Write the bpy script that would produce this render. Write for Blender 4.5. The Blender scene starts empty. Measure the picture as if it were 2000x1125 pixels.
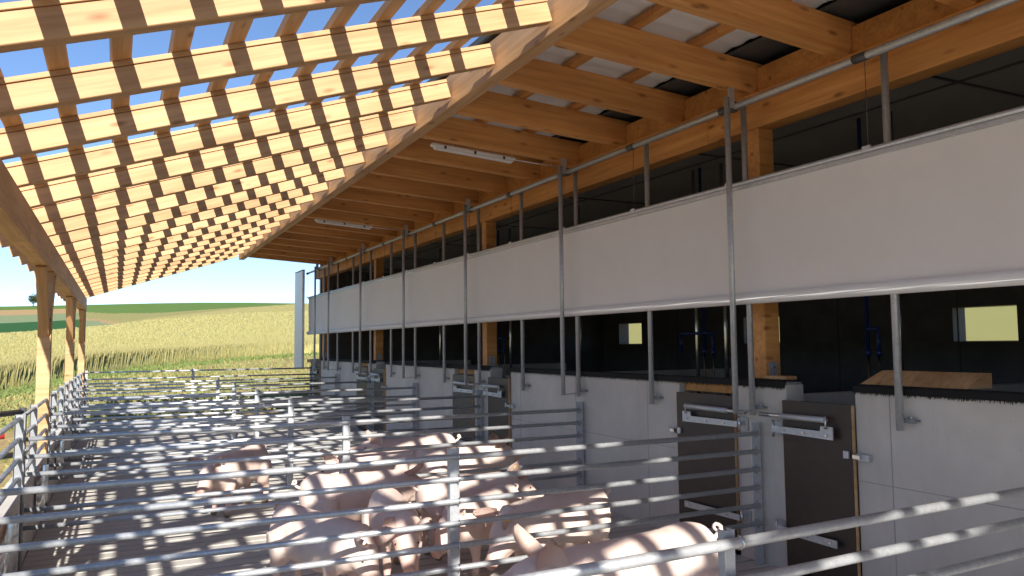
import bpy, bmesh, math, random
from mathutils import Vector, Matrix, noise
random.seed(7)
scene = bpy.context.scene
R = math.radians
# ---------------------------------------------------------------- camera
cd = bpy.data.cameras.new('camera'); cam = bpy.data.objects.new('camera', cd)
scene.collection.objects.link(cam); scene.camera = cam
F_PX = 1529.5; YAW, PITCH, ROLL = R(26.736), R(4.125), R(-.518)
fw = Vector((math.sin(YAW)*math.cos(PITCH), math.cos(YAW)*math.cos(PITCH), math.sin(PITCH)))
rt = Vector((math.cos(YAW), -math.sin(YAW), 0)); up = rt.cross(fw)
rt, up = rt*math.cos(ROLL)+up*math.sin(ROLL), -rt*math.sin(ROLL)+up*math.cos(ROLL)
cam.matrix_world = Matrix.Translation((0, 0, 1.62)) @ Matrix((rt, up, -fw)).transposed().to_4x4()
cd.sensor_width = 36; cd.lens = F_PX*36/2000; cd.clip_start = .05; cd.clip_end = 4000
# ---------------------------------------------------------------- sky, sun, exposure
SUN = Vector((.32, 1.85, -1.0)).normalized()           # direction the light travels
w = bpy.data.worlds.new('World'); scene.world = w; w.use_nodes = True
nt = w.node_tree; bg = nt.nodes['Background']
sky = nt.nodes.new('ShaderNodeTexSky'); sky.sky_type = 'NISHITA'; sky.sun_disc = False
sky.sun_elevation = math.asin(-SUN.z); sky.sun_rotation = math.atan2(-SUN.x, -SUN.y)
sky.altitude = 400; sky.air_density = .7; sky.dust_density = .15; sky.ozone_density = 3.4
nt.links.new(sky.outputs[0], bg.inputs[0]); bg.inputs[1].default_value = .05
sl = bpy.data.lights.new('sun', 'SUN'); sl.energy = 2.3; sl.angle = R(.53); sl.color = (1, .94, .85)
so = bpy.data.objects.new('sun', sl); scene.collection.objects.link(so)
so.rotation_euler = SUN.to_track_quat('-Z', 'Y').to_euler(); so.location = (-8, -30, 20)
vs = scene.view_settings; vs.view_transform = 'Standard'; vs.look = 'None'; vs.gamma = 1; vs.exposure = 2.0
scene.render.engine = 'CYCLES'; scene.cycles.max_bounces = 12; scene.cycles.diffuse_bounces = 8

# ================================================================ helpers
col = scene.collection
MATS = {}
def nodes(name):
    m = bpy.data.materials.new(name); m.use_nodes = True; MATS[name] = m
    n = m.node_tree.nodes; return m, n, m.node_tree.links, n['Principled BSDF']
def ramp(n, stops):
    r = n.new('ShaderNodeValToRGB'); e = r.color_ramp.elements
    while len(e) < len(stops): e.new(.5)
    for i, (p, c) in enumerate(stops): e[i].position = p; e[i].color = (*c, 1) if len(c) == 3 else c
    return r
def coords(n, l, scale, rand=0, kind='Object'):
    tc = n.new('ShaderNodeTexCoord'); mp = n.new('ShaderNodeMapping'); mp.inputs['Scale'].default_value = scale
    if rand:
        oi = n.new('ShaderNodeObjectInfo'); mu = n.new('ShaderNodeMath'); mu.operation = 'MULTIPLY'; mu.inputs[1].default_value = rand
        l.new(oi.outputs['Random'], mu.inputs[0]); ad = n.new('ShaderNodeVectorMath'); ad.operation = 'ADD'
        l.new(tc.outputs[kind], ad.inputs[0]); l.new(mu.outputs[0], ad.inputs[1]); l.new(ad.outputs[0], mp.inputs[0])
    else: l.new(tc.outputs[kind], mp.inputs[0])
    return mp
def tex(n, l, vec, scale, detail=4, rough=.55, kind='ShaderNodeTexNoise'):
    t = n.new(kind); t.inputs['Scale'].default_value = scale
    if kind == 'ShaderNodeTexNoise': t.inputs['Detail'].default_value = detail; t.inputs['Roughness'].default_value = rough
    l.new(vec.outputs[0], t.inputs['Vector']); return t
def mix(n, l, fac, a, b, mode='MIX'):
    x = n.new('ShaderNodeMix'); x.data_type = 'RGBA'; x.blend_type = mode
    for s, v in ((0, fac), (6, a), (7, b)):
        if hasattr(v, 'links'): l.new(v, x.inputs[s])
        else: x.inputs[s].default_value = v if s == 0 else (*v, 1)
    return x.outputs[2]
def bump(n, l, bs, h, strength, dist):
    b = n.new('ShaderNodeBump'); b.inputs['Strength'].default_value = strength; b.inputs['Distance'].default_value = dist
    l.new(h, b.inputs['Height']); l.new(b.outputs[0], bs.inputs['Normal'])
def plain(name, c, rough=.6, metal=0, var=.12, scale=6, bmp=0, rand=20, dirt=None):
    m, n, l, b = nodes(name)
    v = coords(n, l, (1, 1, 1), rand); t = tex(n, l, v, scale, 6, .6)
    r = ramp(n, ((.25, tuple(x*(1-var) for x in c)), (.75, tuple(min(1, x*(1+var)) for x in c)))); l.new(t.outputs[0], r.inputs[0])
    out = r.outputs[0]
    if dirt:
        t2 = tex(n, l, v, dirt[1], 5, .7); r2 = ramp(n, ((dirt[2], (0, 0, 0)), (dirt[2]+.2, (1, 1, 1)))); l.new(t2.outputs[0], r2.inputs[0])
        out = mix(n, l, r2.outputs[0], out, dirt[0])
    l.new(out, b.inputs['Base Color']); b.inputs['Roughness'].default_value = rough; b.inputs['Metallic'].default_value = metal
    if bmp: bump(n, l, b, t.outputs[0], bmp, .01)
    return m
def wood(name, light, dark, knot):
    m, n, l, b = nodes(name)                        # length of every board runs along its local X
    v = coords(n, l, (.7, 14, 14), 37); g = tex(n, l, v, 2.2, 6, .62)
    r = ramp(n, ((.3, dark), (.62, light))); l.new(g.outputs[0], r.inputs[0])
    v2 = coords(n, l, (.35, 2.2, 2.2), 91); t2 = tex(n, l, v2, 1.6, 2, .5)
    r2 = ramp(n, ((.35, (.80, .76, .70)), (.65, (1.08, 1.08, 1.08)))); l.new(t2.outputs[0], r2.inputs[0])
    c = mix(n, l, 1.0, r.outputs[0], r2.outputs[0], 'MULTIPLY')
    v3 = coords(n, l, (2.1, 6.0, 6.0), 53); vo = tex(n, l, v3, 1.5, kind='ShaderNodeTexVoronoi')
    k = ramp(n, ((.05, (.9, .9, .9)), (.20, (0, 0, 0)))); l.new(vo.outputs['Distance'], k.inputs[0])
    c = mix(n, l, k.outputs[0], c, knot)
    l.new(c, b.inputs['Base Color']); b.inputs['Roughness'].default_value = .62
    bump(n, l, b, g.outputs[0], .12, .004); return m
wood('spruce', (.60, .37, .185), (.45, .25, .11), (.24, .10, .03))
wood('spruce_shaded', (.70, .345, .11), (.54, .23, .062), (.24, .08, .022))  # same spruce, warm bounced light of the roofed shade painted into its colour
wood('plywood_edge', (.62, .40, .2), (.45, .27, .12), (.4, .2, .1))
def galv():
    m, n, l, b = nodes('galvanised')
    v = coords(n, l, (1, 1, 1), 30); vo = tex(n, l, v, 55, kind='ShaderNodeTexVoronoi'); t = tex(n, l, v, 9, 4)
    r = ramp(n, ((.1, (.46, .48, .51)), (.8, (.62, .64, .66)))); l.new(vo.outputs['Color'], r.inputs[0])
    c = mix(n, l, .5, r.outputs[0], (.50, .52, .54)); l.new(c, b.inputs['Base Color'])
    rr = ramp(n, ((.3, (.34,)*3), (.7, (.52,)*3))); l.new(t.outputs[0], rr.inputs[0]); l.new(rr.outputs[0], b.inputs['Roughness'])
    b.inputs['Metallic'].default_value = .55; bump(n, l, b, t.outputs[0], .06, .003)
galv()
def concrete(name, c, stain):
    m, n, l, b = nodes(name)
    v = coords(n, l, (1, 1, 1), 0); t = tex(n, l, v, 1.3, 8, .62); f = tex(n, l, v, 38, 4, .6)
    r = ramp(n, ((.3, tuple(x*.82 for x in c)), (.7, tuple(x*1.1 for x in c)))); l.new(t.outputs[0], r.inputs[0])
    sp = tex(n, l, v, 16, kind='ShaderNodeTexVoronoi'); k = ramp(n, ((.02, (1, 1, 1)), (.07, (0, 0, 0)))); l.new(sp.outputs['Distance'], k.inputs[0])
    c1 = mix(n, l, k.outputs[0], r.outputs[0], tuple(x*.55 for x in c))
    v2 = coords(n, l, (3, 3, .5), 0); st = tex(n, l, v2, 1.1, 5, .7); k2 = ramp(n, ((.52, (0, 0, 0)), (.72, (.6, .6, .6)))); l.new(st.outputs[0], k2.inputs[0])
    c2 = mix(n, l, k2.outputs[0], c1, stain)
    l.new(c2, b.inputs['Base Color']); b.inputs['Roughness'].default_value = .85; bump(n, l, b, f.outputs[0], .25, .004)
concrete('concrete', (.61, .575, .52), (.49, .45, .40))
concrete('slat_concrete', (.52, .495, .45), (.45, .42, .37))
plain('galvanised_dull_shaded', (.26, .27, .285), .55, .4)  # darker zinc: shade painted into the outer posts; also the darker tube brackets
plain('concrete_joint', (.36, .35, .33), .9)
plain('bounce_gravel', (.50, .47, .42), .95, var=.2, scale=40, rand=0)
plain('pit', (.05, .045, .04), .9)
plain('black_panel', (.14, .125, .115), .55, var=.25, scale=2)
plain('ceiling_panel', (.36, .34, .33), .6, var=.15, scale=2)
plain('curtain_fabric', (.84, .83, .83), .6, var=.03, scale=3)
plain('white_sheet', (.80, .81, .83), .7, var=.06, scale=5)
plain('white_plastic', (.86, .87, .88), .35, var=.03)
plain('dark_sheet', (.07, .075, .08), .6)
plain('brown_ply', (.042, .027, .021), .42, var=.2, scale=14)
plain('brush', (.008, .008, .008), .9)
plain('blue_pipe', (.012, .03, .15), .35)
plain('steel', (.66, .67, .68), .22, 1.0, var=.05)
plain('red_paint', (.55, .04, .03), .4)
plain('dark_steel', (.12, .12, .125), .5, .5)
plain('yellow_tag', (.85, .6, .03), .4)
m, n, l, b = nodes('pane'); b.inputs['Base Color'].default_value = (.93, .95, .9, 1); b.inputs['Roughness'].default_value = .22
b.inputs['Transmission Weight'].default_value = 1; b.inputs['IOR'].default_value = 1.02
def pigmat():
    m, n, l, b = nodes('pig_skin')
    v = coords(n, l, (1, 1, 1), 40); t = tex(n, l, v, 3.2, 5, .6); f = tex(n, l, v, 120, 2)
    r = ramp(n, ((.3, (.70, .53, .46)), (.7, (.79, .65, .575)))); l.new(t.outputs[0], r.inputs[0])
    at = n.new('ShaderNodeAttribute'); at.attribute_name = 'tint'
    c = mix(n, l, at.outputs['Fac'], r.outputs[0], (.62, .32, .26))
    d = tex(n, l, v, 6, 6, .7); k = ramp(n, ((.58, (0, 0, 0)), (.75, (.5, .5, .5)))); l.new(d.outputs[0], k.inputs[0])
    c = mix(n, l, k.outputs[0], c, (.48, .38, .26))
    a2 = n.new('ShaderNodeAttribute'); a2.attribute_name = 'hoof'
    c = mix(n, l, a2.outputs['Fac'], c, (.34, .27, .18))
    l.new(c, b.inputs['Base Color']); b.inputs['Roughness'].default_value = .6
    b.inputs['Subsurface Weight'].default_value = .12; b.inputs['Subsurface Radius'].default_value = (.02, .008, .005)
    bump(n, l, b, f.outputs[0], .15, .003)
pigmat()
plain('eye_dark', (.02, .015, .012), .2)
def crop(name, a, bcol, scale, rough=.9, extra=None, bmp=0):
    m, n, l, b = nodes(name)
    v = coords(n, l, (1, 1, 1), 0); t = tex(n, l, v, scale, 8, .68); t2 = tex(n, l, v, scale*.06, 4)
    r = ramp(n, ((.35, a), (.65, bcol))); l.new(t.outputs[0], r.inputs[0]); c = r.outputs[0]
    if extra:
        k = ramp(n, ((.45, (0, 0, 0)), (.6, (1, 1, 1)))); l.new(t2.outputs[0], k.inputs[0]); c = mix(n, l, k.outputs[0], c, extra)
    l.new(c, b.inputs['Base Color']); b.inputs['Roughness'].default_value = rough; b.inputs['Specular IOR Level'].default_value = .1
    if bmp: bump(n, l, b, t.outputs[0], 1, bmp)
crop('stubble', (.30, .22, .10), (.50, .37, .18), 3.0, extra=(.24, .23, .08), bmp=.05)
crop('grass_green', (.075, .13, .022), (.13, .20, .04), 5.0, bmp=.05)
crop('wheat', (.32, .28, .10), (.50, .43, .18), 2.5, extra=(.41, .37, .13), bmp=.25)
crop('pale_wheat', (.26, .24, .085), (.32, .29, .11), .3)
crop('crop_green', (.10, .17, .035), (.13, .21, .045), .25)
crop('crop_dark', (.025, .085, .022), (.04, .12, .032), .8)
crop('crop_grey', (.19, .24, .12), (.24, .28, .14), .4)
crop('crop_brown', (.36, .24, .11), (.42, .29, .14), .4)
crop('leaf_far', (.04, .06, .03), (.07, .09, .045), .6)
plain('bark', (.12, .09, .06), .9)
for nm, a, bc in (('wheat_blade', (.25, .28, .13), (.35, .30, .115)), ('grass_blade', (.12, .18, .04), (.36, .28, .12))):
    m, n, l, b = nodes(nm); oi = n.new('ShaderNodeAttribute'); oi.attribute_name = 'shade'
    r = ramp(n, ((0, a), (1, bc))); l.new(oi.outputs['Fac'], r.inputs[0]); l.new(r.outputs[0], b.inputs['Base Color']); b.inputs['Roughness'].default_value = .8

MC = {}
def link(name, me, parent, loc, rot=None):
    o = bpy.data.objects.new(name, me); col.objects.link(o)
    if parent is not None:
        o.parent = parent; loc = Vector(loc)-parent['_w'] if '_w' in TMP.get(parent.name, {}) else Vector(loc)-WPOS[parent.name]
    o.location = loc
    if rot is not None:
        if isinstance(rot, Matrix): o.rotation_mode = 'QUATERNION'; o.rotation_quaternion = rot.to_quaternion()
        else: o.rotation_euler = rot
    return o
TMP = {}; WPOS = {}; WROT = {}
def root(name, label, cat, loc=(0, 0, 0), group=None, kind=None):
    o = bpy.data.objects.new(name, None); col.objects.link(o); o.location = loc; o.empty_display_size = .2
    WPOS[o.name] = Vector(loc)
    if label: o['label'] = label
    if cat: o['category'] = cat
    if group: o['group'] = group
    if kind: o['kind'] = kind
    return o
def tag(o, label=None, cat=None, group=None, kind=None):
    for k, v in (('label', label), ('category', cat), ('group', group), ('kind', kind)):
        if v: o[k] = v
    return o
def place(o, parent, wloc):
    """world position -> local position under an unrotated parent (or rotated part)"""
    WPOS[o.name] = Vector(wloc)
    if parent is not None:
        o.parent = parent
        M = WROT.get(parent.name)
        d = Vector(wloc)-WPOS[parent.name]
        o.location = M.inverted() @ d if M else d
    else: o.location = wloc
def setrot(o, parent, rot):
    if rot is None: return
    Mr = rot if isinstance(rot, Matrix) else Matrix.Rotation(rot[2], 3, 'Z') @ Matrix.Rotation(rot[1], 3, 'Y') @ Matrix.Rotation(rot[0], 3, 'X')
    WROT[o.name] = Mr
    P = WROT.get(parent.name) if parent is not None else None
    L = P.inverted() @ Mr if P else Mr
    o.rotation_mode = 'QUATERNION'; o.rotation_quaternion = L.to_quaternion()
def boxmesh(sx, sy, sz, mat, bev):
    key = ('b', round(sx, 4), round(sy, 4), round(sz, 4), mat, bev)
    if key not in MC:
        bm = bmesh.new(); bmesh.ops.create_cube(bm, size=1); bmesh.ops.scale(bm, vec=(sx, sy, sz), verts=bm.verts)
        if bev: bmesh.ops.bevel(bm, geom=bm.edges[:], offset=min(bev, .3*min(sx, sy, sz)), segments=1, affect='EDGES')
        me = bpy.data.meshes.new('box'); bm.to_mesh(me); bm.free(); me.materials.append(MATS[mat]); MC[key] = me
    return MC[key]
def box(name, c, size, mat, parent=None, rot=None, bev=.004):
    o = bpy.data.objects.new(name, boxmesh(*size, mat, bev)); col.objects.link(o)
    place(o, parent, c); setrot(o, parent, rot); return o
def bx(name, lo, hi, mat, parent=None, bev=.004):
    c = [(a+b)/2 for a, b in zip(lo, hi)]; return box(name, c, [abs(b-a) for a, b in zip(lo, hi)], mat, parent, None, bev)
def align(d):                                   # local X along d, local Z near world up
    x = Vector(d).normalized(); z = Vector((0, 0, 1)) if abs(x.z) < .99 else Vector((0, 1, 0))
    y = z.cross(x).normalized(); z = x.cross(y); return Matrix((x, y, z)).transposed()
def beam(name, a, b, wy, hz, mat, parent=None, bev=.004):
    a, b = Vector(a), Vector(b); d = b-a
    return box(name, (a+b)/2, (round(d.length, 4), wy, hz), mat, parent, align(d), bev)
def tube(name, a, b, r, mat, parent=None, seg=12):
    a, b = Vector(a), Vector(b); d = b-a; L = round(d.length, 4); key = ('t', L, r, mat, seg)
    if key not in MC:
        bm = bmesh.new(); bmesh.ops.create_cone(bm, cap_ends=True, segments=seg, radius1=r, radius2=r, depth=L, matrix=Matrix.Rotation(R(90), 4, 'Y'))
        me = bpy.data.meshes.new('tube'); bm.to_mesh(me); bm.free(); me.materials.append(MATS[mat])
        for p in me.polygons: p.use_smooth = len(p.vertices) == 4
        MC[key] = me
    o = bpy.data.objects.new(name, MC[key]); col.objects.link(o); place(o, parent, (a+b)/2); setrot(o, parent, align(d)); return o
def meshobj(name, verts, faces, mats, parent=None, loc=(0, 0, 0), smooth=False, fm=None):
    me = bpy.data.meshes.new(name); me.from_pydata(verts, [], faces)
    for mt in ([mats] if isinstance(mats, str) else mats): me.materials.append(MATS[mt])
    if smooth: me.polygons.foreach_set('use_smooth', [True]*len(me.polygons))
    if fm: me.polygons.foreach_set('material_index', fm)
    me.update(); o = bpy.data.objects.new(name, me); col.objects.link(o); place(o, parent, loc); return o
def extrude_poly(name, pts, axis, t, mat, parent, loc):
    """flat outline pts (2D) in the plane normal to axis, thickness t"""
    n = len(pts); V = []
    for s in (-t/2, t/2):
        for u, v in pts: V.append({'x': (s, u, v), 'y': (u, s, v), 'z': (u, v, s)}[axis])
    Fc = [list(range(n))[::-1], [n+i for i in range(n)]]+[[i, (i+1) % n, n+(i+1) % n, n+i] for i in range(n)]
    o = meshobj(name, V, Fc, mat, parent, loc)
    bm = bmesh.new(); bm.from_mesh(o.data); bmesh.ops.recalc_face_normals(bm, faces=bm.faces); bm.to_mesh(o.data); bm.free(); return o

# ================================================================ terrain
AZ = [-180, -60, -20, -6.5, -3.6, -.5, 2, 5, 8, 11.7, 25, 60, 120, 180]
ED = [60, 42, 30, 29, 31.5, 36, 40, 45, 50, 55, 60, 70, 60, 60]           # distance of the wheat edge
EZ = [.3, .3, .2, .2, .45, .6, .68, .8, .95, 1.1, 1.2, .6, .3, .3]
CD = [200, 160, 150, 150, 150, 155, 165, 180, 200, 220, 240, 230, 200, 200]
CE = [.015, .012, .012, .0125, .0165, .022, .030, .037, .044, .0495, .052, .03, .015, .015]   # elevation (tan) of the near crest
SE = [.03, .036, .042, .0455, .0475, .0497, .0515, .053, .0535, .053, .053, .045, .03, .03]
def tab(T, a):
    for i in range(len(AZ)-1):
        if AZ[i] <= a <= AZ[i+1]:
            t = (a-AZ[i])/(AZ[i+1]-AZ[i]); t = t*t*(3-2*t) if AZ[i+1]-AZ[i] > 10 else t
            return T[i]+(T[i+1]-T[i])*t
def gz(d, a):
    ed, ez, cdist, ce = tab(ED, a), tab(EZ, a), tab(CD, a), tab(CE, a); zc = 1.62+cdist*ce
    if d <= ed:
        t = max(0, (d-12)/(ed-12)); return -.14+(ez+.14)*t**1.5
    if d <= cdist:
        t = (d-ed)/(cdist-ed); return ez+(zc-ez)*(t*.75+.25*t*t)
    t = min(1, (d-cdist)/(650-cdist)); e = ce+(tab(SE, a)-ce)*t
    if d > 650: return 1.62+650*tab(SE, a)-(d-650)*.06
    return 1.62+d*e - 1.2*math.sin(math.pi*min(1, t*3))*(t < .333)
azs = [-180+5*i for i in range(33)]+[-15+.35*i for i in range(0, 103)]+[22+3*i for i in range(0, 53)]
azs = sorted(set(round(a, 3) for a in azs if a <= 180))
if azs[-1] < 180: azs.append(180)
def rows(a):
    ed, cdist = tab(ED, a), tab(CD, a)
    return [.5, 6, 12, 16, 20]+[20+(ed-2.4-20)*t for t in (.25, .5, .75, 1)]+[ed]+[ed+(cdist-ed)*t/16 for t in range(1, 17)]+[cdist+(650-cdist)*t/40 for t in range(1, 41)]+[720, 1000, 2000]
V = []; nr = len(rows(0))
for a in azs:
    for d in rows(a): V.append((d*math.sin(R(a)), d*math.cos(R(a)), gz(d, a)))
Fc = []; fm = []
gm = ['stubble', 'grass_green', 'pale_wheat', 'crop_green', 'crop_dark', 'crop_grey', 'crop_brown']
for i in range(len(azs)-1):
    a = (azs[i]+azs[i+1])/2
    for j in range(nr-1):
        Fc.append((i*nr+j, (i+1)*nr+j, (i+1)*nr+j+1, i*nr+j+1))
        if j < 8: k = 0
        elif j < 9: k = 1
        elif j < 25: k = 2
        else:
            t = (j-25)/40
            if a < -2.2: k = 4 if t < .45 else 5 if t < .68 else 6 if t < .86 else 3
            elif a < 2.4:
                f = (2.4-a)/4.6; k = 5 if t < .42*f else 6 if t < .42*f+.10*f else 2 if t < .72-.27*(1-f) else 3
            else: k = 2 if t < .45 else 3
        fm.append(k)
V.append((0, 0, -.14)); c0 = len(V)-1
for i in range(len(azs)-1): Fc.append((c0, (i+1)*nr, i*nr)); fm.append(0)
ground = tag(meshobj('ground', V, Fc, gm, smooth=True, fm=fm), kind='structure')

# wheat canopy: one uneven sheet with a standing edge, and single blades along its front
V = []; Fc = []
waz = [-24+.3*i for i in range(0, 165)]
wrow = [0, .15]+[.6*i for i in range(1, 14)]
for a in waz:
    ed, cdist = tab(ED, a), tab(CD, a)
    ds = [ed+.02]+[ed+.10+s for s in wrow]+[ed+8+(cdist+6-ed-8)*t/26 for t in range(1, 27)]
    for j, d in enumerate(ds):
        x, y = d*math.sin(R(a)), d*math.cos(R(a))
        h = .0 if j == 0 else .62+.10*noise.noise((x*.9, y*.9, 0))+.05*noise.noise((x*3, y*3, 1))+.10*min(1, j/5)
        V.append((x, y, gz(d, a)+h))
nw = len(ds)
for i in range(len(waz)-1):
    for j in range(nw-1): Fc.append((i*nw+j, (i+1)*nw+j, (i+1)*nw+j+1, i*nw+j+1))
wf = tag(meshobj('wheat_field', V, Fc, 'wheat', smooth=True), 'ripening golden wheat field rising behind the yard', 'wheat', kind='stuff')
def blades(name, pts, mat, label, cat):
    V = []; Fc = []; sh = []
    for (x, y, z, h, wd, lean, s) in pts:
        a = random.uniform(0, math.pi); dx, dy = math.cos(a)*wd/2, math.sin(a)*wd/2; k = len(V)
        lx, ly = random.uniform(-lean, lean), random.uniform(-lean, lean)
        V += [(x-dx*.9, y-dy*.9, z), (x+dx*.9, y+dy*.9, z), (x+lx*.6+dx, y+ly*.6+dy, z+h*.8), (x+lx+dx*.2, y+ly+dy*.2, z+h), (x+lx*.6-dx, y+ly*.6-dy, z+h*.8)]
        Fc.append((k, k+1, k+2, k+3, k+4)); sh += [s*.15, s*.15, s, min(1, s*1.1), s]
    o = meshobj(name, V, Fc, mat); at = o.data.attributes.new('shade', 'FLOAT', 'POINT'); at.data.foreach_set('value', sh)
    return tag(o, label, cat, kind='stuff')
pts = []
for i in range(120000):
    a = random.uniform(-9, 13.5); ed = tab(ED, a); u = random.random(); s = .05+.9*u if i % 9 == 0 else .3+u*u*u*110; d = ed+s
    x, y = d*math.sin(R(a)), d*math.cos(R(a)); zb = gz(d, a)+(0 if s < 1.2 else .52)
    h = random.uniform(.72, .98) if s < 1.2 else random.uniform(.2, .46)
    pts.append((x, y, zb, h, random.uniform(.012, .03)*(1+s*.035), .12, random.uniform(.45, 1)))
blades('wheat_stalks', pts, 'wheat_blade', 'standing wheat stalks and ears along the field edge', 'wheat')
pts = []
for i in range(30000):
    a = random.uniform(-10, 13.5); ed = tab(ED, a); d = random.uniform(19, ed+.6)
    x, y = d*math.sin(R(a)), d*math.cos(R(a))
    if (x > -1.3 and y < 20.5): continue
    edge = d > ed-2.6
    if not edge and random.random() < .45: continue
    weed = d > ed-.6 and random.random() < .12
    pts.append((x, y, gz(d, a)-.02, random.uniform(.2, .4) if weed else random.uniform(.05, .16) if not edge else random.uniform(.08, .2), random.uniform(.03, .08), .06, random.uniform(0, .25) if edge else random.uniform(.1, 1)))
for i in range(2500):
    x = random.uniform(-6, -1.2); y = random.uniform(3, 19); pts.append((x, y, -.16, random.uniform(.05, .14), .05, .05, random.uniform(.1, 1)))
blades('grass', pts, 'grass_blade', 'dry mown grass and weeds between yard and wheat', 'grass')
for (px, hh, rr, lab) in ((-4.75, 9, 3.2, 'bare-topped grey tree on the far skyline'), (-4.35, 8, 4.2, 'dense dark round tree on the far skyline')):
    d = 640; bx0, by0 = d*math.sin(R(px)), d*math.cos(R(px)); z0 = gz(d, px)-.3
    t = root('field_tree', lab, 'tree', (bx0, by0, z0))
    tube('trunk', (bx0, by0, z0), (bx0, by0, z0+hh*.5), .35, 'bark', t, 8)
    V = []; Fc = []
    for i in range(900):
        p = Vector((random.gauss(0, 1), random.gauss(0, 1), random.gauss(0, 1))).normalized()*random.random()**.4
        p = Vector((p.x*rr, p.y*rr, p.z*hh*.36+hh*.62))*(1+.2*noise.noise(p*2)); k = len(V)
        for q in range(3): V.append(tuple(p+Vector((random.uniform(-.6, .6), random.uniform(-.6, .6), random.uniform(-.5, .5)))))
        Fc.append((k, k+1, k+2))
    meshobj('crown', V, Fc, 'leaf_far', t, (bx0, by0, z0))

# ================================================================ yard floor
Y0, Y1 = -5.0, 19.35
yard = tag(bx('yard_floor', (-.74, Y0, -.30), (4.9, Y1, -.045), 'pit', bev=0), kind='structure'); WPOS[yard.name] = Vector((2.08, (Y0+Y1)/2, -.1725))
y = .6; SP = .172
while y < Y1-.1:
    bx('slat', (-.60, y, -.043), (1.78, y+SP-.024, 0), 'slat_concrete', yard, .005)
    bx('slat', (1.96, y, -.043), (4.30, y+SP-.024, 0), 'slat_concrete', yard, .005)
    y += SP
bx('centre_strip', (1.782, Y0, -.044), (1.958, Y1, .0), 'slat_concrete', yard, .004)
bx('solid_slab', (-.60, Y0, -.044), (1.78, .575, 0), 'slat_concrete', yard, .004); bx('solid_slab', (1.96, Y0, -.044), (4.30, .575, 0), 'slat_concrete', yard, .004)
tag(bx('bounce_apron', (-7, -32, -.20), (14, Y0-.2, -.10), 'bounce_gravel', bev=0), kind='structure')  # unseen pale ground behind the camera, added to bounce sunlight into the shade
# low concrete upstand under the outer fence
curb = root('concrete_upstand', 'low concrete upstand wall under the outer fence', 'wall', (-.68, 5, -.2))
y = Y0
while y < Y1:
    bx('wall_panel', (-.76, y, -.2), (-.605, min(y+2.48, Y1)-.006, .56), 'concrete', curb, .008); y += 2.48
for fy in (4.40, 6.88, 9.36, 11.84):       # bent sheet guards on the upstand at the fence joints
    V = []; N = 9
    for j in range(2):
        for i in range(N):
            u = i/(N-1); yy = fy-1.45+.85*u; bul = .05*math.sin(u*math.pi)+.018*math.sin(u*9)
            V.append((-.585+bul, yy, .62-.10*u if j else .18+.05*u))
    g = meshobj('sheet_guard', V, [(i, i+1, N+i+1, N+i) for i in range(N-1)], 'steel', curb, (0, 0, 0), True)
    md = g.modifiers.new('thick', 'SOLIDIFY'); md.thickness = .004
    place(g, curb, (0, 0, 0))

# ================================================================ barn
PY = [4.51+5*k for k in (-1, 0, 1, 2)]; PY_END = 19.45
barn = root('barn', 'long barn with concrete wall, dark interior and overhanging timber roof', 'barn', (6, 8, -.1))
WX0, WX1, WT = 4.30, 4.48, 1.30
def wallsec(y0, y1):
    if y1-y0 < .05: return
    bx('wall_section', (WX0, y0, -.04), (WX1, y1, WT), 'concrete', barn, .006)
yy = Y0
for P in PY+[19.51]:
    wallsec(yy, P-.92)
    bx('wall_pillar', (WX0, P-.33, -.04), (WX1, P+.18, WT+.012), 'concrete', barn, .006)
    bx('inner_partition', (4.62, P-.16, 0), (8.5, P-.04, 1.22), 'concrete', barn, .006)
    bx('door_lintel', (WX0+.06, P+.185, 1.215), (WX1-.03, P+.865, 1.292), 'spruce_shaded', barn)
    for zj in (.72,): bx('formwork_joint', (WX0-.0016, yy, zj), (WX0-.0002, P-.92, zj+.005), 'concrete_joint', barn, 0)
    q = yy+.45
    while q < P-1.0: bx('formwork_joint', (WX0-.0018, q, 0), (WX0-.0003, q+.005, WT-.02), 'concrete_joint', barn, 0); q += 1.25
    yy = P+.87
# metal angle and brush strip on the wall top
for y0, y1 in [(a+.87, b-.92) for a, b in zip(PY, PY[1:]+[19.51])]+[(P-.33, P+.87) for P in PY]:
    bx('wall_coping', (WX0+.02, y0, WT+.014), (WX1-.02, y1, WT+.03), 'galvanised', barn, .002)
    V = []; Fc = []                                # brush: bristles hanging over the wall edge
    bxs = [y0+i*.008 for i in range(int((y1-y0)/.008))]
    for q in bxs:
        k = len(V); h = random.uniform(.044, .062); o = random.uniform(-.006, .006)
        V += [(WX0-.006, q-.009, WT+.034), (WX0-.006, q+.009, WT+.034), (WX0-.014+o, q+.002+o, WT+.034-h), (WX0-.014+o, q-.002+o, WT+.034-h*.97)]
        Fc.append((k, k+1, k+2, k+3))
    V += [(WX0-.012, y0, WT+.032), (WX0-.012, y1, WT+.032), (WX0+.05, y1, WT+.040), (WX0+.05, y0, WT+.040), (WX0-.016, y0, WT-.01), (WX0-.016, y1, WT-.01)]
    k = len(V)-6; Fc += [(k, k+1, k+2, k+3), (k, k+4, k+5, k+1)]
    meshobj('brush_strip', V, Fc, 'brush', barn)
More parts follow.
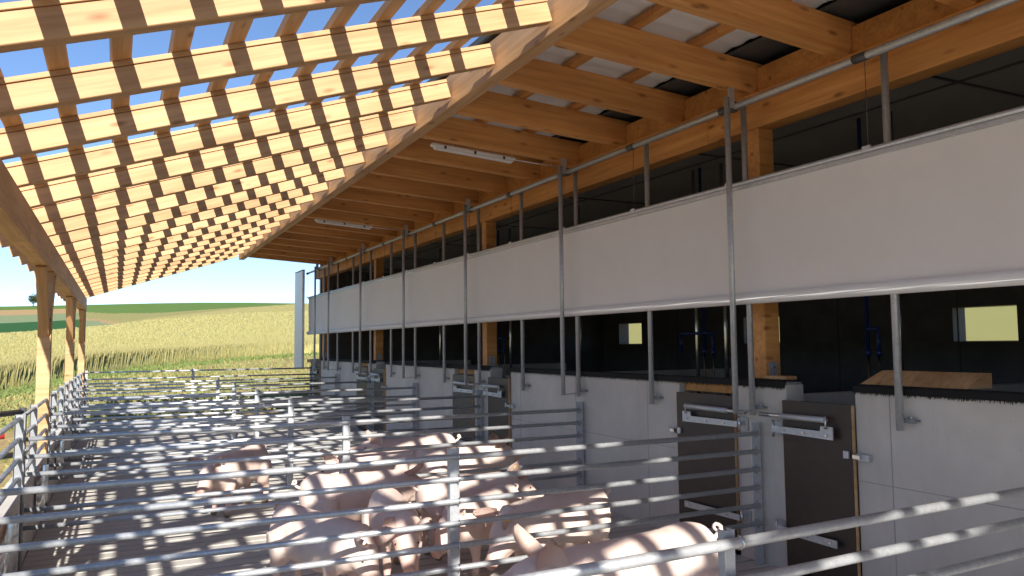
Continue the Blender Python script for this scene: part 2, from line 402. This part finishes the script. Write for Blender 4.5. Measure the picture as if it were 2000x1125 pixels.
# timber posts, lintel and plate
for P in PY+[18.75]:
    o = bx('timber_post', (4.375, P-.07, 1.345), (4.525, P+.07, 3.27), 'spruce_shaded', barn)
    bx('post_bracket', (4.40, P-.074, 1.345), (4.49, P-.071, 1.47), 'galvanised', barn, 0)
    for dz in (.03, .09): tube('bolt', (4.445, P-.082, 1.345+dz), (4.445, P-.072, 1.345+dz), .008, 'steel', barn, 6)
y = Y0
while y < 19.4:
    y2 = min(y+5, 19.45); beam('lintel_beam', (4.44, y, 3.40), (4.44, y2-.004, 3.40), .16, .26, 'spruce_shaded', barn); y = y2
y = Y0+2
ys = [Y0]+[Y0+2+5*i for i in range(5)]+[19.45]
for a, b in zip(ys, ys[1:]): beam('fascia_board', (4.345, a, 3.50), (4.345, b-.003, 3.50), .026, .075, 'spruce_shaded', barn)
# solid roof: rafters, battens, white sheets
SPC = .8737; N0, N1 = -10, 17
def rz(x): return 3.65-.0646*(x-2.62)             # rafter underside
prev = None
for k in range(N0, N1+1):
    yc = 4.43+SPC*k+.05
    if yc > 19.3: continue
    a = Vector((2.625, yc, rz(2.625)+.12)); b = Vector((4.46, yc, rz(4.46)+.12)); beam('roof_rafter', a, b, .10, .24, 'spruce_shaded', barn)
    if prev is not None:
        bx('blocking_board', (4.365, prev+.053, 3.535), (4.40, yc-.053, 3.735), 'spruce_shaded', barn)
    prev = yc
for x in (2.72, 3.24, 3.80):
    ys = [Y0+4.6*i for i in range(5)]+[19.3]
    for a, b in zip(ys, ys[1:]): beam('roof_batten', (x, a, rz(x)+.268), (x, b-.004, rz(x)+.268), .08, .05, 'spruce_shaded', barn)
V = []; Fc = []; N = int((19.4-Y0)/.045)
for i in range(N+1):
    y = Y0+(19.4-Y0)*i/N; dz = .007*math.sin(2*math.pi*y/.177)
    for x in (2.56, 4.16): V.append((x, y, rz(x)+.318+dz))
for i in range(N): Fc.append((2*i, 2*i+1, 2*i+3, 2*i+2))
o = meshobj('roof_sheet', V, Fc, 'white_sheet', barn, smooth=True)
bx('eave_closer', (4.14, Y0, rz(4.2)+.262), (4.6, 19.4, rz(4.2)+.29), 'dark_sheet', barn, 0)
bx('roof_covering', (2.5, Y0, 3.99), (13.2, 19.42, 4.06), 'dark_sheet', barn, .01)
# interior
bx('ceiling', (4.55, Y0, 3.50), (12.8, 19.42, 3.56), 'ceiling_panel', barn, 0)
for x in (5.4, 6.9, 8.4): bx('ceiling_joint', (x, Y0, 3.488), (x+.025, 19.4, 3.498), 'dark_steel', barn, 0)
for k in range(10): bx('ceiling_joint', (4.6, -4+2.5*k, 3.486), (12.7, -3.98+2.5*k, 3.497), 'dark_steel', barn, 0)
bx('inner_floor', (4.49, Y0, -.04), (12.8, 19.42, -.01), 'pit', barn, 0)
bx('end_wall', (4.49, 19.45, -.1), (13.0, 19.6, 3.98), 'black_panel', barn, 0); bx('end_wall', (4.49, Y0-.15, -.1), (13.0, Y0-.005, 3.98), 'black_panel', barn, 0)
wins = [(8.07-5, 8.07+.02), ]
WC = [3.07, 8.07, 13.1, 18.1]; ww, wz0, wz1 = .54, 1.60, 2.18
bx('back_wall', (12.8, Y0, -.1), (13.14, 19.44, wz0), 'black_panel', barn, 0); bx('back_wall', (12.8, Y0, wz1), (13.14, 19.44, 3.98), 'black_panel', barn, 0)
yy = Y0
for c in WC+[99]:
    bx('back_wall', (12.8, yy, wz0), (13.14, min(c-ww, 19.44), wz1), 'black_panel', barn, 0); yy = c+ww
for c in WC:
    wd = bx('window', (12.83, c-ww+.002, wz0+.002), (13.15, c-ww+.012, wz1-.002), 'white_plastic', barn, 0)
    bx('pane', (13.11, c-ww+.012, wz0+.004), (13.115, c+ww-.004, wz1-.004), 'pane', wd, 0)
    bx('sill', (12.84, c-ww+.012, wz0+.001), (13.14, c+ww-.004, wz0+.012), 'white_plastic', wd, 0)
for k in range(9): bx('panel_joint', (12.788, -4+2.5*k, .1), (12.797, -3.97+2.5*k, 3.4), 'dark_steel', barn, 0)

# swing doors beside every timber post
def hinge(door, y_h, y_e, z, rod):
    """strap hinge: y_h = bracket on the pillar, y_e = end on the leaf"""
    s = 1 if y_e > y_h else -1; x = 4.232
    bx('bracket_plate', (4.286, y_h-.05, z-.05), (4.296, y_h+.05, z+.05), 'galvanised', door, .002)
    L = abs(y_e-y_h)
    pts = [(0, -.022), (s*L, -.03), (s*L, .055 if rod else .02), (s*(L-.10), .055 if rod else .02), (s*(L-.105), .02), (0, .022)]
    extrude_poly('hinge_strap', pts, 'x', .008, 'galvanised', door, (x, y_h, z))
    tube('hinge_pin', (4.25, y_h, z-.06), (4.25, y_h, z+.06), .011, 'steel', door, 8)
    for q in (.12, .3, .5): tube('bolt', (x-.014, y_h+s*q*L/.55, z-.003), (x-.003, y_h+s*q*L/.55, z-.003), .009, 'steel', door, 6)
    if rod:
        tube('spring_rod', (x-.01, y_h-s*.10, z+.095), (x-.01, y_h+s*.22*L/.5, z+.098), .016, 'steel', door)
        tube('spring_cylinder', (x-.01, y_h+s*.1, z+.096), (x-.01, y_h+s*(L-.05), z+.10), .021, 'galvanised', door)
        tube('rod_pin', (x-.01, y_h+s*(L-.05), z+.04), (x-.01, y_h+s*(L-.05), z+.125), .008, 'steel', door, 8)
for P in PY+[19.51]:
    for (y0, y1, side) in ((P-.915, P-.325, -1), (P+.175, P+.865, 1)):
        if P > 19 and side > 0: continue
        d = bx('door', (4.268, y0, .035), (4.294, y1, 1.205), 'brown_ply', barn, 0)
        for e in (y0-.0035, y1+.0005): bx('leaf_edge', (4.2685, e, .036), (4.2935, e+.003, 1.204), 'plywood_edge', d, 0)
        yh = P-.25 if side < 0 else P+.10; ye = y0+.12 if side < 0 else y1-.12
        hinge(d, yh, ye, 1.0, True); hinge(d, yh, ye, .30, False)
        yl = y0 if side < 0 else y1; q = -1 if side < 0 else 1
        bx('latch', (4.246, yl-.02*q, .86), (4.267, yl-.06*q, .91), 'galvanised', d, .003)
        bx('latch_keeper', (4.262, yl+.03*q, .855), (4.297, yl+.12*q, .90), 'galvanised', d, .003)
        bx('latch_keeper', (4.240, yl+.015*q, .865), (4.262, yl+.07*q, .895), 'steel', d, .003)
# planks on the wall top
pl = root('wedge_plank', 'pale timber wedge plank lying on the concrete wall top', 'plank', (4.42, 3.2, 1.342))
V = [(4.345, 2.86, 1.342), (4.345, 3.58, 1.342), (4.52, 3.52, 1.342), (4.52, 2.82, 1.342), (4.46, 2.83, 1.43), (4.46, 3.50, 1.43), (4.52, 3.50, 1.43), (4.52, 2.82, 1.43)]
meshobj('board', V, [(0, 3, 2, 1), (0, 1, 5, 4), (4, 5, 6, 7), (2, 3, 7, 6), (1, 2, 6, 5), (0, 4, 7, 3)], 'spruce', pl, (0, 0, 0))
tag(bx('timber_offcut', (4.33, 4.20, 1.346), (4.44, 4.42, 1.372), 'spruce'), 'small pale timber offcut on the concrete pillar beside the timber post', 'offcut')

# ================================================================ ventilation curtain with its tubes
cur = root('ventilation_curtain', 'long pale grey roll-up ventilation curtain hung along the barn opening', 'curtain', (4.2, 8, 1.9))
CY1 = 19.45
V = []; Fc = []; N = 160
for i in range(N+1):
    y = Y0+(CY1-Y0)*i/N
    for j, z in enumerate((1.93, 2.1, 2.35, 2.6, 2.775)):
        V.append((4.195+.004*math.sin(y*1.7+j)+.003*math.sin(y*5.1), y, z))
for i in range(N):
    for j in range(4): Fc.append((i*5+j, (i+1)*5+j, (i+1)*5+j+1, i*5+j+1))
meshobj('curtain_sheet', V, Fc, 'curtain_fabric', cur, (0, 0, 0), True)
tube('bottom_roll', (4.185, Y0, 1.945), (4.185, CY1, 1.945), .042, 'curtain_fabric', cur, 20)
bx('top_rail', (4.172, Y0, 2.772), (4.205, CY1, 2.80), 'galvanised', cur, .003)
tube('top_rail_pipe', (4.188, Y0, 2.818), (4.188, CY1, 2.818), .019, 'galvanised', cur)
ys = [Y0+6*i for i in range(4)]+[CY1]
for a, b in zip(ys, ys[1:]): tube('winding_shaft', (4.19, a, 3.425), (4.19, b, 3.425), .026, 'galvanised', cur, 16)
for a in [3.35+1.25*i for i in range(-4, 14)]:
    tube('shaft_sleeve', (4.19, a-.05, 3.425), (4.19, a+.05, 3.425), .031, 'dark_steel', cur, 14)
    tube('hoist_cord', (4.19, a-.03, 3.40), (4.19, a-.03, 2.83), .0025, 'dark_steel', cur, 5)
    bx('cord_clamp', (4.165, a-.06, 2.815), (4.185, a, 2.845), 'galvanised', cur, .002)
for k in range(-6, 13):                                # tubes behind the curtain, bolted to the wall
    y = 3.227+1.236*k
    o = tube('rear_guide_tube', (4.25, y, 1.08), (4.25, y, 3.45), .023, 'galvanised', cur)
    bx('tube_bracket', (4.285, y-.062, 1.08), (4.297, y-.026, 1.20), 'galvanised_dull_shaded', o, .002); bx('tube_bracket', (4.255, y-.034, 1.08), (4.285, y-.026, 1.20), 'galvanised_dull_shaded', o, .001); tube('bolt', (4.275, y-.07, 1.16), (4.275, y-.05, 1.16), .01, 'steel', o, 6)
    V = []; Fc = []
    for q in range(60):
        a = random.uniform(0, 6.28); r = random.uniform(.045, .075); z = 1.335+random.uniform(-.03, .035); kk = len(V)
        V += [(4.25+.02*math.cos(a), y+.02*math.sin(a), z), (4.25+.02*math.cos(a+.5), y+.02*math.sin(a+.5), z), (4.25+r*math.cos(a+.2), y+r*math.sin(a+.2), z+random.uniform(-.04, .02))]
        Fc.append((kk, kk+1, kk+2))
    meshobj('brush_collar', V, Fc, 'brush', o)
fys = [4.45+2.5*k for k in range(-2, 6)]+[18.25]
for y in fys:                                          # tubes in front of the curtain
    o = tube('front_guide_tube', (4.075, y, 1.10), (4.075, y, 3.47), .0225, 'galvanised', cur)
    bx('tube_cap', (4.04, y-.03, 3.47), (4.20, y+.03, 3.478), 'galvanised', o, .001)
    tube('shaft_bearing', (4.19, y+.035, 3.425), (4.19, y+.075, 3.425), .042, 'dark_steel', o, 14)
    tube('foot_tie', (4.075, y, 1.105), (4.29, y+.02, 1.115), .006, 'galvanised', o, 6)
bx('end_cover', (3.99, 19.25, 1.09), (4.05, 20.15, 3.47), 'white_plastic', cur, .01)
bx('cover_cap', (3.98, 19.24, 3.472), (4.06, 20.16, 3.487), 'dark_steel', cur, .003)

# water and feed pipes inside
for i, y in enumerate((6.15, 11.2, 16.3)):
    t = root('water_pipe', ['blue branching water pipe hanging inside the barn behind the wedge plank', 'blue forked water pipe inside the barn left of the first door', 'blue forked water pipe inside the barn beyond the second timber post'][i], 'pipe', (5.5, y-1.8, 1.0))
    yb = (4.44, 6.45, 11.4)[i]; s = (-.10, -.14, -.2)[i]
    tube('riser', (5.5, yb, 1.52), (5.5, yb, 3.48), .016, 'blue_pipe', t); tube('branch', (5.5, yb, 1.72), (5.5, yb+s, 1.72), .016, 'blue_pipe', t)
    tube('drop', (5.5, yb+s, 1.72), (5.5, yb+s, 1.52), .016, 'blue_pipe', t)
    for q in (yb, yb+s): tube('coupling', (5.5, q, 1.50), (5.5, q, 1.55), .024, 'blue_pipe', t); tube('nipple_pipe', (5.5, q, -.01), (5.5, q, 1.50), .009, 'steel', t, 8)
    if i == 1:
        tube('branch', (5.5, yb, 1.72), (5.5, yb+.38, 1.72), .016, 'blue_pipe', t); tube('drop', (5.5, yb+.38, 1.72), (5.5, yb+.38, 1.52), .016, 'blue_pipe', t)
    tag(tube('feed_pipe', (5.6, yb-.22, -.01), (5.6, yb-.22, 3.49), .02, 'steel'), ['shiny steel feed downpipe beside the blue pipe near the wedge plank', 'shiny steel feed downpipe by the forked blue pipe left of the first door', 'shiny steel feed downpipe beyond the second timber post'][i], 'pipe')
for i, y in enumerate((6.62, 9.0, 14.1)):
    tag(tube('feed_pipe', (5.55, y, -.01), (5.55, y, 3.49), .019, 'steel'), ['thin bright steel pipe between the two drops of the forked blue pipe', 'thin bright steel pipe just right of the second timber post', 'thin bright steel pipe just right of the third timber post'][i], 'pipe')
# strip lights under the solid roof
for i, k in enumerate((3, 9)):
    y = 4.48+SPC*k+.435; x0, x1 = (2.80, 3.75); 
    t = root('strip_light', ['white strip light under the roof, the one with a long cable to the shaft', 'white strip light under the roof near the far barn end'][i], 'light', (3.2, y, rz(3.2)+.2), 'strip lights under the roof')
    a, b = Vector((x0, y-.18, rz(x0)+.015)), Vector((x1, y-.18, rz(x1)+.015))
    beam('housing', a, b, .075, .035, 'white_plastic', t, .01); beam('diffuser', a+Vector((.03, 0, -.028)), b+Vector((-.03, 0, -.028)), .065, .03, 'white_plastic', t, .012)
    for q in (.15, .5, .85): bx('clip', (x0+(x1-x0)*q-.012, y-.222, rz(x0+(x1-x0)*q)-.012), (x0+(x1-x0)*q+.012, y-.138, rz(x0+(x1-x0)*q)+.02), 'dark_steel', t, .002)
    tube('cable', (x1, y-.18, rz(x1)+.012), (4.33, y-.18, 3.56), .006, 'white_plastic', t, 6)
    for q in (.25, .75): tube('hanger', (x0+(x1-x0)*q, y-.18, rz(x0+(x1-x0)*q)+.03), (x0+(x1-x0)*q, y-.18, rz(x0+(x1-x0)*q)+.30), .006, 'galvanised', t, 6)

# ================================================================ slatted canopy over the yard
can = root('slatted_canopy', 'open slatted timber canopy on posts over the pig yard', 'canopy', (1, 8, -.14))
XT, XG = -1.0, 2.5; SL = .33
def sb(x): return 2.69+SL*(x+.66)                    # underside of the slatted rafters
ys = [Y0, 0.4, 5.4, 10.4, 15.4, 19.22]
for a, b in zip(ys, ys[1:]):
    beam('ridge_girder', (2.562, a, 3.80), (2.562, b-.003, 3.80), .118, .28, 'spruce', can)
ys = [Y0, 1.8, 6.9, 11.9, 16.9, 19.22]
for a, b in zip(ys, ys[1:]): beam('eave_beam', (-.675, a, 2.555), (-.675, b-.003, 2.555), .14, .26, 'spruce', can)
for P in (-4.6, -.6, 4.4, 9.46, 14.46, 19.1):
    bx('canopy_post', (-.735, P-.07, -.15), (-.612, P+.07, 2.424), 'spruce', can)
    for s in (-1, 1):
        if P > 19 and s > 0: continue
        beam('knee_brace', (-.675, P+s*.03, 1.78), (-.675, P+s*.68, 2.44), .095, .12, 'spruce', can)
for k in range(N0, N1+1):
    yc = 4.33+SPC*k+.0425
    a = Vector((XT, yc, sb(XT))); b = Vector((XG-.002, yc, sb(XG))); nrm = Vector((-SL, 0, 1)).normalized()
    o = beam('rafter', a+nrm*.064, b+nrm*.064, .085, .128, 'spruce', can)
    beam('cap_strip', a+nrm*.1425, b+nrm*.1425, .104, .027, 'spruce', o, .002)
bat = [-.945, -.779]+[-.507+.272*k for k in range(0, 11)]
nrm = Vector((-SL, 0, 1)).normalized(); slope = align((1, 0, SL)); 
for x in bat:
    ys = [Y0, 1.35, 6.6, 11.85, 19.2]
    for a, b in zip(ys, ys[1:]):
        c = Vector((x, (a+b)/2, sb(x)))+nrm*.178
        ax = Matrix((Vector((0, 1, 0)), Vector((-1, 0, -SL)).normalized(), nrm)).transposed()
        o = box('batten', c, (b-a-.004, .095, .042), 'spruce', can, ax)

# ================================================================ pen fences
RZ = [.95-.13*i for i in range(7)]
FY = [4.40+2.48*k for k in range(6)]
FL = ['galvanised pipe pen fence between the foreground pig and the crowd of pigs',
      'galvanised pipe pen fence just behind the crowd of pigs',
      'galvanised pipe pen fence meeting the wall at the second timber post, behind the lone pig',
      'third galvanised pipe pen fence in front of the far end fence',
      'second galvanised pipe pen fence in front of the far end fence',
      'galvanised pipe pen fence next in front of the far end fence']
def channel(name, parent, x, y, z0, z1, wx, dy, t=.006, mat='galvanised'):
    o = bx(name, (x-wx/2, y, z0), (x+wx/2, y+t, z1), mat, parent, .001)
    bx('flange', (x-wx/2, y+t, z0), (x-wx/2+t, y+dy, z1), mat, o, .001); bx('flange', (x+wx/2-t, y+t, z0), (x+wx/2, y+dy, z1), mat, o, .001); return o
def ubolt(parent, x, y, z):
    V = []; Fc = []; M = 7; S = 5
    for i in range(M):
        a = -math.pi/2+math.pi*i/(M-1)
        for j in range(S):
            b = 2*math.pi*j/S; r = .021+.005*math.cos(b)
            V.append((x+.005*math.sin(b), y-r*math.cos(a), z+r*math.sin(a)))
    for i in range(M-1):
        for j in range(S): Fc.append((i*S+j, i*S+(j+1) % S, (i+1)*S+(j+1) % S, (i+1)*S+j))
    return meshobj('rail_clip', V, Fc, 'steel', parent, (0, 0, 0), True)
for i, fy in enumerate(FY):
    t = root('pen_fence', FL[i], 'fence', (1.8, fy, 0), 'pipe fences between the pens')
    for z in RZ:
        tube('rail', (-.585, fy, z), (4.235, fy, z), .017, 'galvanised', t, 14)
    e = bx('end_post', (4.19, fy+.019, 0), (4.275, fy+.026, 1.03), 'galvanised', t, .001); bx('flange', (4.268, fy+.026, 0), (4.275, fy+.09, 1.03), 'galvanised', e, .001)
    for z in RZ:
        for dz in (-.03, .03): tube('bolt', (4.225, fy+.005, z+dz), (4.225, fy+.019, z+dz), .007, 'steel', e, 6)
    mp = channel('middle_post', t, 1.83, fy+.019, 0, 1.0, .062, .045)
    for z in RZ: ubolt(mp, 1.845, fy, z)
    lp = bx('plate_post', (-.600, fy-.055, 0), (-.590, fy+.045, 1.14), 'galvanised_dull_shaded', t, .001)
    for z in RZ: tube('bolt', (-.589, fy-.03, z+.05), (-.578, fy-.03, z+.05), .008, 'steel', lp, 6)
# nearest fence, partly in view
t = root('pen_fence', 'thick galvanised pipe fence in front of the foreground pig, by the nearest door', 'fence', (2, 2, 0), 'pipe fences between the pens')
for z in RZ: tube('rail', (-.585, 1.95, z), (4.235, 2.16, z), .019, 'galvanised', t, 16)
mp = channel('middle_post', t, 1.87, 2.09, 0, .985, .046, .035); ubolt(mp, 1.885, 2.06, .95)
bx('end_post', (4.19, 2.185, 0), (4.275, 2.192, 1.03), 'galvanised', t, .001)
# outer fence along the upstand
t = root('outer_fence', 'galvanised pipe fence along the outer edge of the yard on the upstand', 'fence', (-.62, 8, .56))
for z in (1.10, .95, .80, .66):
    ys = [Y0, 1.92]+FY+[19.1]
    for a, b in zip(ys, ys[1:]): tube('rail', (-.635, a, z), (-.635, b, z), .0165, 'galvanised', t, 12)
for y in [1.92, 4.40, 5.6, 6.94, 8.1, 9.42, 10.6, 11.9, 13.1, 14.38, 15.6, 16.86, 18]:
    p = bx('fence_post', (-.665, y-.004, .3), (-.612, y+.004, 1.13), 'galvanised_dull_shaded', t, .001); bx('flange', (-.668, y-.03, .3), (-.6655, y+.03, 1.13), 'galvanised_dull_shaded', p, .001)
t = root('end_fence', 'galvanised pipe fence closing the far end of the yard', 'fence', (1.8, 19.12, 0))
for z in (1.10, .95, .80, .65, .5, .35, .2): tube('rail', (-.62, 19.12, z), (4.28, 19.12, z), .017, 'galvanised', t, 12)
for x in (-.58, 1.55, 4.2): channel('fence_post', t, x, 19.14, 0, 1.14, .06, .045)
rb = root('red_bar', 'red painted steel bar sticking out beyond the outer fence', 'bar', (-1.6, 7.5, -.15))
tube('bar', (-3.2, 7.1, .86), (-.80, 7.6, .92), .03, 'red_paint', rb); tube('stand', (-1.9, 7.37, -.15), (-1.9, 7.37, .89), .03, 'dark_steel', rb)
gr = root('field_gate', 'dark tubular gate leaning out beyond the outer fence', 'gate', (-1.8, 8.3, -.15))
for z in (.95, .55): tube('gate_bar', (-3.4, 6.7, z-.02), (-.80, 9.0, z+.06), .028, 'dark_steel', gr)
for q in (0, 1): tube('gate_post', (-3.4+2.6*q, 6.7+2.3*q, -.15), (-3.4+2.6*q, 6.7+2.3*q, 1.05), .03, 'dark_steel', gr)

# ================================================================ pigs
def loft(bm, rings, n=20):
    """rings: (centre, half-width vector, half-height vector)"""
    prev = None
    for c, a, b in rings:
        vs_ = [bm.verts.new(c+a*math.cos(2*math.pi*i/n)+b*math.sin(2*math.pi*i/n)) for i in range(n)]
        if prev:
            for i in range(n): bm.faces.new((prev[i], prev[(i+1) % n], vs_[(i+1) % n], vs_[i]))
        else: bm.faces.new(vs_[::-1])
        prev = vs_
    bm.faces.new(prev)
def limb(bm, pts, n=12):
    P = [Vector(p[:3]) for p in pts]
    rings = []
    for i, p in enumerate(P):
        d = (P[min(i+1, len(P)-1)]-P[max(i-1, 0)]).normalized(); s = Vector((0, 1, 0)); u = d.cross(s).normalized(); s = u.cross(d)
        r = pts[i][3]; rings.append((p, s*r, u*r*(pts[i][4] if len(pts[i]) > 4 else 1)))
    loft(bm, rings, n)
def make_pig(name, label, x, y, head, scale=1.0, hp=-15, hy=0, tagged=False, stride=0):
    """local +X is the snout; hp/hy head pitch and yaw in degrees"""
    bm = bmesh.new(); Yv, Zv = Vector((0, 1, 0)), Vector((0, 0, 1))
    body = [(-.535, .49, .03, .05), (-.52, .485, .085, .11), (-.47, .47, .13, .165), (-.39, .455, .158, .188), (-.27, .44, .163, .192), (-.12, .428, .166, .198),
            (.03, .42, .168, .200), (.15, .422, .164, .195), (.25, .43, .15, .185), (.33, .445, .128, .165), (.40, .46, .105, .135)]
    loft(bm, [(Vector((a, 0, b)), Yv*c, Zv*d) for a, b, c, d in body], 24)
    Hm = Matrix.Translation((.33, 0, .475)) @ Matrix.Rotation(R(hy), 4, 'Z') @ Matrix.Rotation(R(-hp), 4, 'Y')
    hr = [(-.04, 0, .115, .145), (.04, .0, .108, .132), (.11, .0, .098, .118), (.17, -.008, .088, .098), (.215, -.022, .068, .074), (.26, -.034, .052, .055), (.31, -.04, .044, .046), (.335, -.04, .047, .049), (.345, -.04, .040, .042)]
    R3 = Hm.to_3x3()
    loft(bm, [(Hm @ Vector((a, 0, b)), R3 @ (Yv*c), R3 @ (Zv*d)) for a, b, c, d in hr], 20)
    limb(bm, [tuple(Hm @ Vector((.10, 0, -.09)))+(.055,), tuple(Hm @ Vector((.2, 0, -.085)))+(.042,), tuple(Hm @ Vector((.265, 0, -.075)))+(.026,)])      # jaw
    for s in (-1, 1):
        o = stride*s
        limb(bm, [(.20, s*.085, .42, .085), (.205, s*.095, .32, .066), (.205+o*.3, s*.097, .24, .047), (.195+o*.6, s*.097, .17, .036), (.20+o*.9, s*.097, .09, .030), (.205+o, s*.097, .05, .033), (.222+o, s*.097, .018, .036), (.226+o, s*.097, .0, .034)])
        limb(bm, [(-.36, s*.085, .46, .125), (-.36, s*.098, .36, .112), (-.375-o*.3, s*.102, .28, .075), (-.425-o*.5, s*.102, .215, .045), (-.44-o*.8, s*.102, .17, .036), (-.425-o, s*.102, .09, .030), (-.415-o, s*.102, .05, .033), (-.398-o, s*.102, .018, .036), (-.394-o, s*.102, .0, .034)])
    bmesh.ops.recalc_face_normals(bm, faces=bm.faces)
    me = bpy.data.meshes.new('tmp'); bm.to_mesh(me); bm.free()
    tmp = bpy.data.objects.new('tmp', me); col.objects.link(tmp)
    r = tmp.modifiers.new('r', 'REMESH'); r.mode = 'VOXEL'; r.voxel_size = .0115; sm = tmp.modifiers.new('s', 'SMOOTH'); sm.factor = .5; sm.iterations = 9
    dg = bpy.context.evaluated_depsgraph_get(); me2 = bpy.data.meshes.new_from_object(tmp.evaluated_get(dg)); bpy.data.objects.remove(tmp)
    bm = bmesh.new(); bm.from_mesh(me2)
    for v in bm.verts:
        q = v.co*7; v.co += v.normal*(.006*noise.noise(q)+.0022*noise.noise(q*3))
    nb = len(bm.verts)
    # ears: cupped leaves, upright and turned forward
    ears = []
    for s in (-1, 1):
        base = Vector((.05, s*.075, .09)); tip = Vector((.12, s*.165, .205)); ax = (tip-base); side = Vector((.55, s*-.35, -.1)).normalized(); nn = ax.cross(side).normalized()
        gridv = []
        for i in range(8):
            t_ = i/7; wd = .066*math.sin(math.pi*min(1, .26+.72*t_))**.62*(1-.12*t_)+.002
            row = []
            for j in range(7):
                u = (j-3)/3; p = base+ax*t_+side*wd*u+nn*(.030*u*u-.028*math.sin(t_*2.2))
                row.append(bm.verts.new(Hm @ p))
            gridv.append(row)
        ears += [v for rw in gridv for v in rw]
        fs = [bm.faces.new((gridv[i][j], gridv[i][j+1], gridv[i+1][j+1], gridv[i+1][j])) for i in range(7) for j in range(6)]
        ret = bmesh.ops.solidify(bm, geom=fs, thickness=.007)
    # tail: a curl
    pts = []
    for i in range(15):
        t_ = i/14; a = t_*7.2; rr = .024*(1-.25*t_)
        pts.append((-.535-.045*min(1, t_*3)-.012*t_-.012*math.sin(a), rr*math.sin(a)*min(1, t_*2.5), .545+.035*min(1, t_*2)+rr*(1-math.cos(a))*.8, .0125*(1-.55*t_)))
    limb(bm, pts, 8)
    bm.verts.ensure_lookup_table()
    me3 = bpy.data.meshes.new('pig'); 
    inv = Hm.inverted(); tint = []; hoof = []
    for i, v in enumerate(bm.verts):
        q = inv @ v.co; k = .12*max(0, noise.noise(v.co*5))
        if q.x > .318 and abs(q.y) < .08: k = .75
        elif q.x > .2: k = max(k, .3)
        if (q-Vector((.165, .085 if q.y > 0 else -.085, .032))).length < .03: k = .5
        if i >= nb and v.co.x > 0: k = .08
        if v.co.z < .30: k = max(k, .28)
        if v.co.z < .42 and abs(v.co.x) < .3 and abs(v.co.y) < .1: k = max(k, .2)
        tint.append(k); hoof.append(max(0, min(1, (.07-v.co.z)/.04)))
    for f in bm.faces: f.smooth = True
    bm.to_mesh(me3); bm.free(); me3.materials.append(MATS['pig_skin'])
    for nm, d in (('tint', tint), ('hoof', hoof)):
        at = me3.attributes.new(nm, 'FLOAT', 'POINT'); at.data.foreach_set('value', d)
    rt_ = root('pig', label, 'pig', (x, y, .001), 'pigs in the yard')
    rt_.rotation_euler = (0, 0, R(head)); rt_.scale = (scale,)*3
    def child(nm, m_):
        o = bpy.data.objects.new(nm, m_); col.objects.link(o); o.parent = rt_; return o
    child('body', me3)
    for s in (-1, 1):
        b2 = bmesh.new(); bmesh.ops.create_uvsphere(b2, u_segments=10, v_segments=8, radius=.0085, matrix=Hm @ Matrix.Translation((.165, s*.0795, .032)))
        m_ = bpy.data.meshes.new('eye'); b2.to_mesh(m_); b2.free(); m_.materials.append(MATS['eye_dark']); child('eye', m_)
    if tagged:
        b2 = bmesh.new(); bmesh.ops.create_cone(b2, cap_ends=True, segments=12, radius1=.017, radius2=.015, depth=.03, matrix=Hm @ Matrix.Translation((.088, .122, .165)) @ Matrix.Rotation(R(60), 4, 'X'))
        m_ = bpy.data.meshes.new('tag'); b2.to_mesh(m_); b2.free(); m_.materials.append(MATS['yellow_tag']); child('ear_tag', m_)
    return rt_
PIGS = [
 ('lone pig standing apart with lowered head facing the outer fence', 1.06, 8.27, -131, .95, -22, 8, False, .03),
 ('side-on pig with pale rump toward the outer fence, at the back of the crowd', 1.80, 6.28, 8, .97, -5, 0, True, .0),
 ('pig walking out of the crowd toward the foreground fence with lowered head', 1.76, 5.32, -97, .90, -42, -6, False, .05),
 ('pig at the outer fence side of the crowd, head down and ears spread', 1.20, 5.06, -66, .90, -45, 10, False, .02),
 ('pig facing the outer fence just behind the middle pen fence', 2.20, 7.36, 177, .97, -8, 0, False, .02),
 ('pig with upright ears standing behind the others by the open pen', 2.82, 8.12, 180, 1.02, 14, 0, False, .0),
 ('pig facing the barn doors with its ear raised against the dark door', 3.12, 7.28, 4, 1.0, 10, -6, False, .03),
 ('pig in the crowd facing the barn wall with yellow ear tag', 2.58, 5.80, 6, .95, -12, -8, True, .0),
 ('dirty greyish pig with raised tail in the crowd, rump toward the barn', 2.66, 4.74, 191, .95, -40, 6, True, .02),
 ('pig half hidden in the middle of the crowd facing the foreground', 2.36, 5.24, 212, .88, -30, 0, False, .0),
 ('big foreground pig with curly tail between the two nearest fences', 2.14, 3.16, 184, 1.12, 8, -6, False, .03)]
for i, (lab, x, y, h, s, hp, hy, tg, st) in enumerate(PIGS):
    make_pig('pig', lab, x, y, h, s, hp, hy, tg, st)
